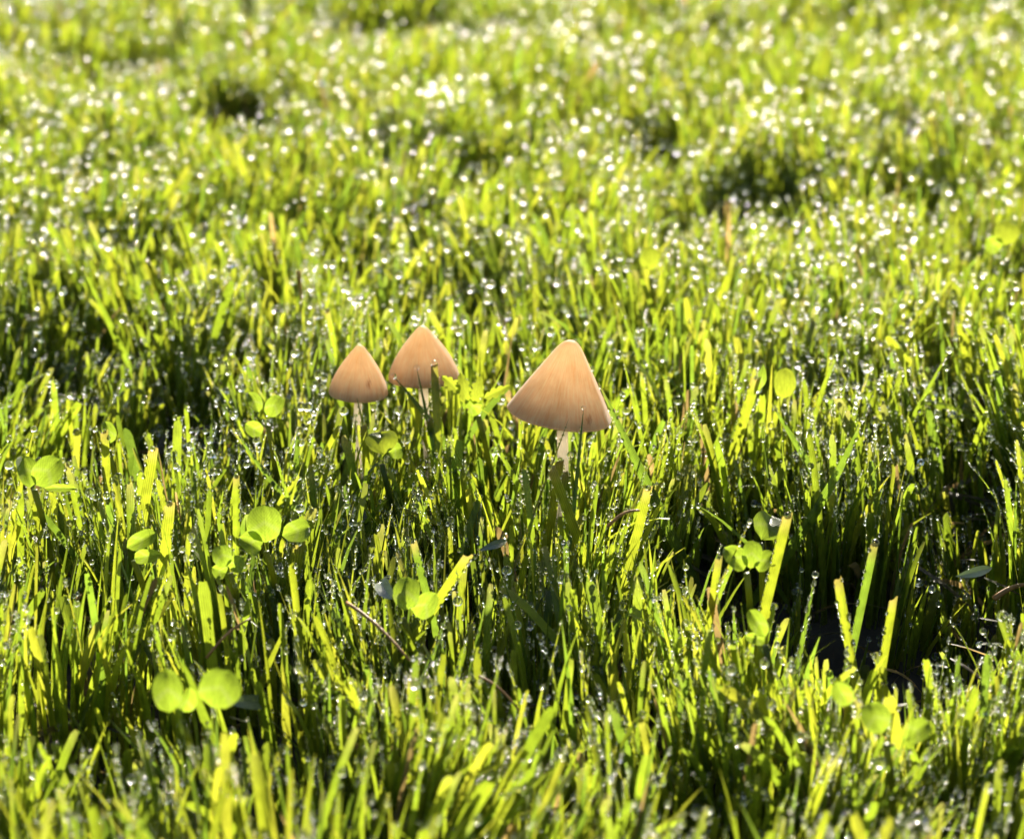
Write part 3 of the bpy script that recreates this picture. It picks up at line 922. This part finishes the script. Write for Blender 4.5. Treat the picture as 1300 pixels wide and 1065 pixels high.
def build_mesh(B, K, r):
    n = len(B['x'])
    P, TT = centreline(B, K)
    s = steps(K)
    V = np.zeros((n, K + 1, 3, 3))
    psi = B['psi'][:, None] + B['tw'][:, None] * s[None]
    W = np.stack([np.cos(psi), np.sin(psi), np.zeros_like(psi)], -1)
    W = W - (W * TT).sum(-1, keepdims=True) * TT
    W /= np.maximum(np.linalg.norm(W, axis=-1, keepdims=True), 1e-5)
    N = np.cross(TT, W)
    prof_cut = (0.70 + 0.30 * np.minimum(1, 2 * s)) * np.where(s > 0.97, 0.62, 1)
    prof_pt = (0.70 + 0.30 * np.minimum(1, 2 * s)) * np.maximum(0.02, 1 - s ** 2.0) ** 0.85
    hw = B['w'][:, None] / 2 * np.where(B['cut'][:, None], prof_cut[None], prof_pt[None])
    fold = r.uniform(0.05, 0.45, n)[:, None]
    for q, u in enumerate((-1, 0, 1)):
        V[:, :, q] = P + W * (hw * u)[..., None] + N * (hw * fold * abs(u))[..., None]
    e = r.uniform(-0.45, 0.45, (n, 3)) * hw[:, -2:-1] * B['cut'][:, None]
    V[:, -1] += TT[:, -1][:, None, :] * e[..., None]
    # tint
    idx = r.choice(5, n, p=[0.25, 0.27, 0.24, 0.12, 0.12])
    c = PAL[idx] * r.uniform(0.82, 1.18, n)[:, None] * (1 + 0.16 * snoise(B['x'], B['y'], 51, 0.03))[:, None]
    dry = B['dry']
    c[dry] = np.array((0.105, 0.090, 0.045)) * r.uniform(0.7, 1.3, dry.sum())[:, None]
    col = np.ones((n, K + 1, 3, 4))
    tipb = (np.maximum(0, (s - 0.88) / 0.12)[None] * np.where(B['cut'], r.uniform(0, 0.9, n) * (r.uniform(size=n) < 0.5), 0.12)[:, None])
    tipc = np.array((0.115, 0.125, 0.055))
    cc = c[:, None] * (1 - tipb[..., None]) + tipc * tipb[..., None]
    pale = np.maximum(0, 1 - s / 0.25)[None, :, None] * 0.5          # whitish leaf sheath at the foot
    cc = cc * (1 - pale) + np.array((0.12, 0.13, 0.05)) * pale
    col[..., :3] = cc[:, :, None]
    acr = np.broadcast_to(np.array((-1.0, 0, 1.0)), (n, K + 1, 3))
    base = (np.arange(n) * (K + 1) * 3)[:, None, None]
    kk = (np.arange(K) * 3)[None, :, None]
    qq = np.arange(2)[None, None, :]
    a = base + kk + qq
    F = np.stack([a, a + 1, a + 4, a + 3], -1).reshape(-1, 4)
    return V, col, acr, F, (P, TT, W, N, hw)


def to_mesh(name, V, col, acr, F):
    me = bpy.data.meshes.new(name)
    V = V.reshape(-1, 3).astype(np.float32)
    me.vertices.add(len(V)); me.vertices.foreach_set('co', V.ravel())
    nf = len(F)
    me.loops.add(nf * 4); me.loops.foreach_set('vertex_index', F.ravel().astype(np.int32))
    me.polygons.add(nf)
    me.polygons.foreach_set('loop_start', (np.arange(nf) * 4).astype(np.int32))
    me.polygons.foreach_set('use_smooth', np.ones(nf, bool))
    me.attributes.new('tint', 'FLOAT_COLOR', 'POINT').data.foreach_set('color', col.reshape(-1).astype(np.float32))
    me.attributes.new('across', 'FLOAT', 'POINT').data.foreach_set('value', acr.reshape(-1).astype(np.float32))
    me.update(calc_edges=True)
    return me


KC, KO = 6, 4
Bc = make_blades(True, rng)
Bc['z0'] = ground_z(Bc['x'], Bc['y']) - 0.001
Bc = trim(Bc, rng)
Bo = make_blades(False, rng)
Bo['z0'] = ground_z(Bo['x'], Bo['y']) - 0.001
Bo['w'] *= 1.3
Vc, cc, ac, Fc, geo = build_mesh(Bc, KC, rng)
Vo, co, ao, Fo, _ = build_mesh(Bo, KO, rng)
nVc = Vc.size // 3
me = to_mesh('grass', np.concatenate([Vc.reshape(-1, 3), Vo.reshape(-1, 3)]),
             np.concatenate([cc.reshape(-1, 4), co.reshape(-1, 4)]),
             np.concatenate([ac.reshape(-1), ao.reshape(-1)]),
             np.concatenate([Fc, Fo + nVc]))
grass = link('grass', me, M_GRASS, smooth=False)
tag(grass, 'mown lawn grass, backlit and wet with dew', 'grass', kind='stuff')
print('blades', len(Bc['x']), len(Bo['x']), 'quads', len(Fc) + len(Fo))


# ------------------------------------------------------------------ dew
P, TT, W, N, hw = geo
n = len(P)
tips = P[:, -1]
px, py, dep = project(tips)
vis = (px > -40) & (px < 1340) & (py > -60) & (py < 1110)
# rough depth image of the grass, to keep the single drops to those the camera can see
zb = np.full((440, 540), 9.0)
for k in range(2, KC + 1):
    for u in (-1, 0, 1):
        for h in (0, 0.5):
            q = P[:, k] * (1 - h) + P[:, k - 1] * h + W[:, k] * (hw[:, k] * u)[:, None]
            a, b, d = project(q)
            ia, ib = (a / 2.5).astype(int), (b / 2.5).astype(int)
            ok = (ia >= 0) & (ia < 540) & (ib >= 0) & (ib < 440)
            np.minimum.at(zb, (ib[ok], ia[ok]), d[ok])


def seen(C):
    a, b, d = project(C)
    ia, ib = np.clip((a / 2.5).astype(int), 0, 539), np.clip((b / 2.5).astype(int), 0, 439)
    return (a > 2) & (a < 1298) & (b > 2) & (b < 1063) & (d < zb[ib, ia] + 0.0015)


drops = []       # big drops: centre, radius
far = np.clip((dep - 0.46) / 0.5, 0, 1)
pt = rng.uniform(size=n)
wet = 0.75 + 0.5 * snoise(tips[:, 0], tips[:, 1], 61, 0.05)
# a drop on the tip
vis &= ~Bc['dry']
sel = vis & (pt < (0.20 + 0.36 * np.clip((far - 0.03) * 5, 0, 1) - 0.22 * np.clip((far - 0.75) * 3, 0, 1)) * wet)
Rt = np.clip(rng.gamma(5, 0.00010, n), 0.00028, 0.00095) * (1 + 0.3 * far)
glob = (far > 0.06) & (rng.uniform(size=n) < 0.55)      # heavy drops further out
Rt = np.where(glob, rng.uniform(0.0005, 0.00135, n) * (0.75 + 0.4 * far), Rt)
sd1 = np.where(rng.uniform(size=n) < 0.5, -1.0, 1.0) * rng.uniform(0, 1, n)
Ct = tips + TT[:, -1] * (Rt * rng.uniform(-0.6, 0.5, n))[:, None] + W[:, -1] * (sd1 * (hw[:, -1] + 0.3 * Rt))[:, None]
drops.append(np.concatenate([Ct[sel], Rt[sel, None]], 1))
# drops on an edge or a face lower down
for rep in range(2):
    k = rng.integers(3, KC, n)
    pt = rng.uniform(size=n)
    sel = vis & (pt < 0.20 * wet * (1 - np.clip(far * 2.5, 0, 0.95)))
    i = np.arange(n)
    sg = np.where(rng.uniform(size=n) < 0.5, -1.0, 1.0)
    Re = np.clip(rng.gamma(5, 0.00008, n), 0.00025, 0.0008) * (1 + 0.2 * far)
    Ce = P[i, k] + W[i, k] * (sg * (hw[i, k] + Re * 0.35))[:, None]
    drops.append(np.concatenate([Ce[sel], Re[sel, None]], 1))
big = np.concatenate(drops)
# beads strung along the edges
bead = []
pb = rng.uniform(size=n)
beaded = np.where(vis & (pb < (0.66 - 0.66 * np.clip(far * 2.0, 0, 1)) * wet))[0]
for side in (-1, 1):
    for q in range(18):
        t = rng.uniform(0.35, 1.0, len(beaded)) * KC
        k = np.minimum(t.astype(int), KC - 1); f = (t - k)[:, None]
        c = P[beaded, k] * (1 - f) + P[beaded, k + 1] * f
        h = hw[beaded, k] * (1 - f[:, 0]) + hw[beaded, k + 1] * f[:, 0]
        rb = np.clip(rng.gamma(2.2, 0.000085, len(beaded)), 0.00009, 0.0005)
        c = c + W[beaded, k] * (side * (h + rb * 0.3))[:, None] + N[beaded, k] * (h * 0.25)[:, None]
        ok = rng.uniform(size=len(beaded)) < 0.65
        bead.append(np.concatenate([c[ok], rb[ok, None]], 1))
bead = np.concatenate(bead)
# beads and drops on the single blades
hb, hd = [], []
for hi, (F, T, wd, V, cut) in enumerate(hero_pts):
    Vn = np.array([tuple(v) for v in V]).reshape(-1, 5, 3) + np.array(F)
    K_ = len(Vn) - 1
    for side in (0, 4):
        if rng.uniform() < 0.25: continue
        for q in range(22):
            t = rng.uniform(0.45, 0.99) * K_; k = int(t); f = t - k
            c = Vn[k, side] * (1 - f) + Vn[k + 1, side] * f
            hb.append([*c, min(0.00042, max(0.0001, rng.gamma(4, 0.00006)))])
    if rng.uniform() < 0.55:
        rr = rng.uniform(0.00038, 0.00078)
        hd.append([T.x, T.y, T.z + rr * 0.1, rr, hi])
bead = np.concatenate([bead, np.array(hb)])
hero_drops = hd
for (rc, rad, hgt, foot, s) in mush_data:       # none inside a cap
    for arr in ('big', 'bead'):
        A = globals()[arr]
        zr = (A[:, 2] - rc.z) / hgt
        ins = (np.hypot(A[:, 0] - rc.x, A[:, 1] - rc.y) < rad * np.clip(1.12 - 0.7 * zr, 0.1, 1.15)) & (zr > -0.1) & (zr < 1.1)
        globals()[arr] = A[~ins]


def drop_mesh(name, sub, mat):
    bm = bmesh.new()
    bmesh.ops.create_icosphere(bm, subdivisions=sub, radius=1.0)
    me = bpy.data.meshes.new(name); bm.to_mesh(me); bm.free()
    me.materials.append(mat)
    me.polygons.foreach_set('use_smooth', [True] * len(me.polygons))
    return me


a, b, d = project(big[:, :3])
ok = seen(big[:, :3])
score = np.where(ok, big[:, 3] / d, 0)
order = np.argsort(-score)[:300 - len(hero_drops)]
solo = big[order]; mask = np.ones(len(big), bool); mask[order] = False
rest = big[mask]
DM = drop_mesh('dew_drop', 4, M_WATER)
DM2 = drop_mesh('dew_drop', 3, M_WATER2)
sy = project(solo[:, :3])
own = {}
for mx_, my_, ml in MARKS:
    for word, sgn in (('left', -1), ('right', 1)):
        text = 'clear dewdrop just %s of the %s' % (word, ml)
        if len(text.split()) > 16 or ',' in ml: continue
        dd = np.hypot(sy[0] - mx_, (sy[1] - my_))
        dd[(np.sign(sy[0] - mx_) != sgn) | (np.abs(sy[0] - mx_) < 6) | (sy[2] < 0.405) | (sy[2] > 0.60)] = 1e9
        for q_ in own: dd[q_] = 1e9
        q_ = int(np.argmin(dd))
        if dd[q_] < 60: own[q_] = text
for i, (x, y, z, r_) in enumerate(solo):
    blur = sy[2][i] < 0.405 or sy[2][i] > 0.60
    o = bpy.data.objects.new('dew_drop', DM2 if blur else DM)
    COL.objects.link(o)
    o.location = (x, y, z)
    q = rng.uniform(0.9, 1.1)
    o.scale = (r_ * q, r_ * q, r_ * rng.uniform(0.88, 1.08))
    if i in own:
        tag(o, own[i], 'dewdrop', 'clear dewdrops on the sharp middle grass')
    elif sy[2][i] < 0.405:
        tag(o, 'blurred glinting dewdrop on the soft focus grass in front', 'dewdrop', 'blurred dewdrops on the nearest grass')
    elif sy[2][i] > 0.60:
        tag(o, 'bright out of focus dewdrop on the distant grass', 'dewdrop', 'blurred dewdrops on the distant grass')
    else:
        tag(o, 'clear round dewdrop clinging to a sharp grass blade', 'dewdrop', 'clear dewdrops on the sharp middle grass')


for (x, y, z, r_, hi) in hero_drops:
    o = bpy.data.objects.new('dew_drop', DM)
    COL.objects.link(o)
    o.location = (x, y, z); o.scale = (r_, r_, r_ * 0.95)
    words = ('dewdrop on tip of the ' + HERO[hi][6]).split()[:16]
    while words[-1] in ('the', 'of', 'a', 'in', 'by', 'its', 'with', 'left', 'right', 'to', 'long', 'edge', 'dark', 'and', 'cut'): words.pop()
    tag(o, ' '.join(words), 'dewdrop', 'dewdrops on single tall blades')


def drop_cloud(name, A, sub, mat, label):
    me = bpy.data.meshes.new(name)
    me.vertices.add(len(A)); me.vertices.foreach_set('co', A[:, :3].astype(np.float32).ravel())
    me.attributes.new('size', 'FLOAT', 'POINT').data.foreach_set('value', A[:, 3].astype(np.float32))
    o = bpy.data.objects.new(name, me); COL.objects.link(o)
    me.materials.append(mat)
    g = bpy.data.node_groups.new(name, 'GeometryNodeTree')
    g.interface.new_socket('Geometry', in_out='INPUT', socket_type='NodeSocketGeometry')
    g.interface.new_socket('Geometry', in_out='OUTPUT', socket_type='NodeSocketGeometry')
    N_ = g.nodes; L_ = g.links
    gi = N_.new('NodeGroupInput'); go = N_.new('NodeGroupOutput')
    ico = N_.new('GeometryNodeMeshIcoSphere'); ico.inputs['Subdivisions'].default_value = sub; ico.inputs['Radius'].default_value = 1.0
    ss = N_.new('GeometryNodeSetShadeSmooth'); L_.new(ico.outputs[0], ss.inputs[0])
    sm = N_.new('GeometryNodeSetMaterial'); sm.inputs['Material'].default_value = mat; L_.new(ss.outputs[0], sm.inputs[0])
    at = N_.new('GeometryNodeInputNamedAttribute'); at.data_type = 'FLOAT'; at.inputs['Name'].default_value = 'size'
    ip = N_.new('GeometryNodeInstanceOnPoints')
    L_.new(gi.outputs[0], ip.inputs['Points']); L_.new(sm.outputs[0], ip.inputs['Instance']); L_.new(at.outputs[0], ip.inputs['Scale'])
    L_.new(ip.outputs[0], go.inputs[0])
    md = o.modifiers.new('drops', 'NODES'); md.node_group = g
    tag(o, label, 'dew', kind='stuff')
    return o


drop_cloud('dew_drops', rest, 3, M_WATER2, 'countless further dewdrops on the grass tips')
drop_cloud('dew_beads', bead, 2, M_WATER2, 'tiny beads of dew strung along blade edges')
print('drops', len(big), 'beads', len(bead))
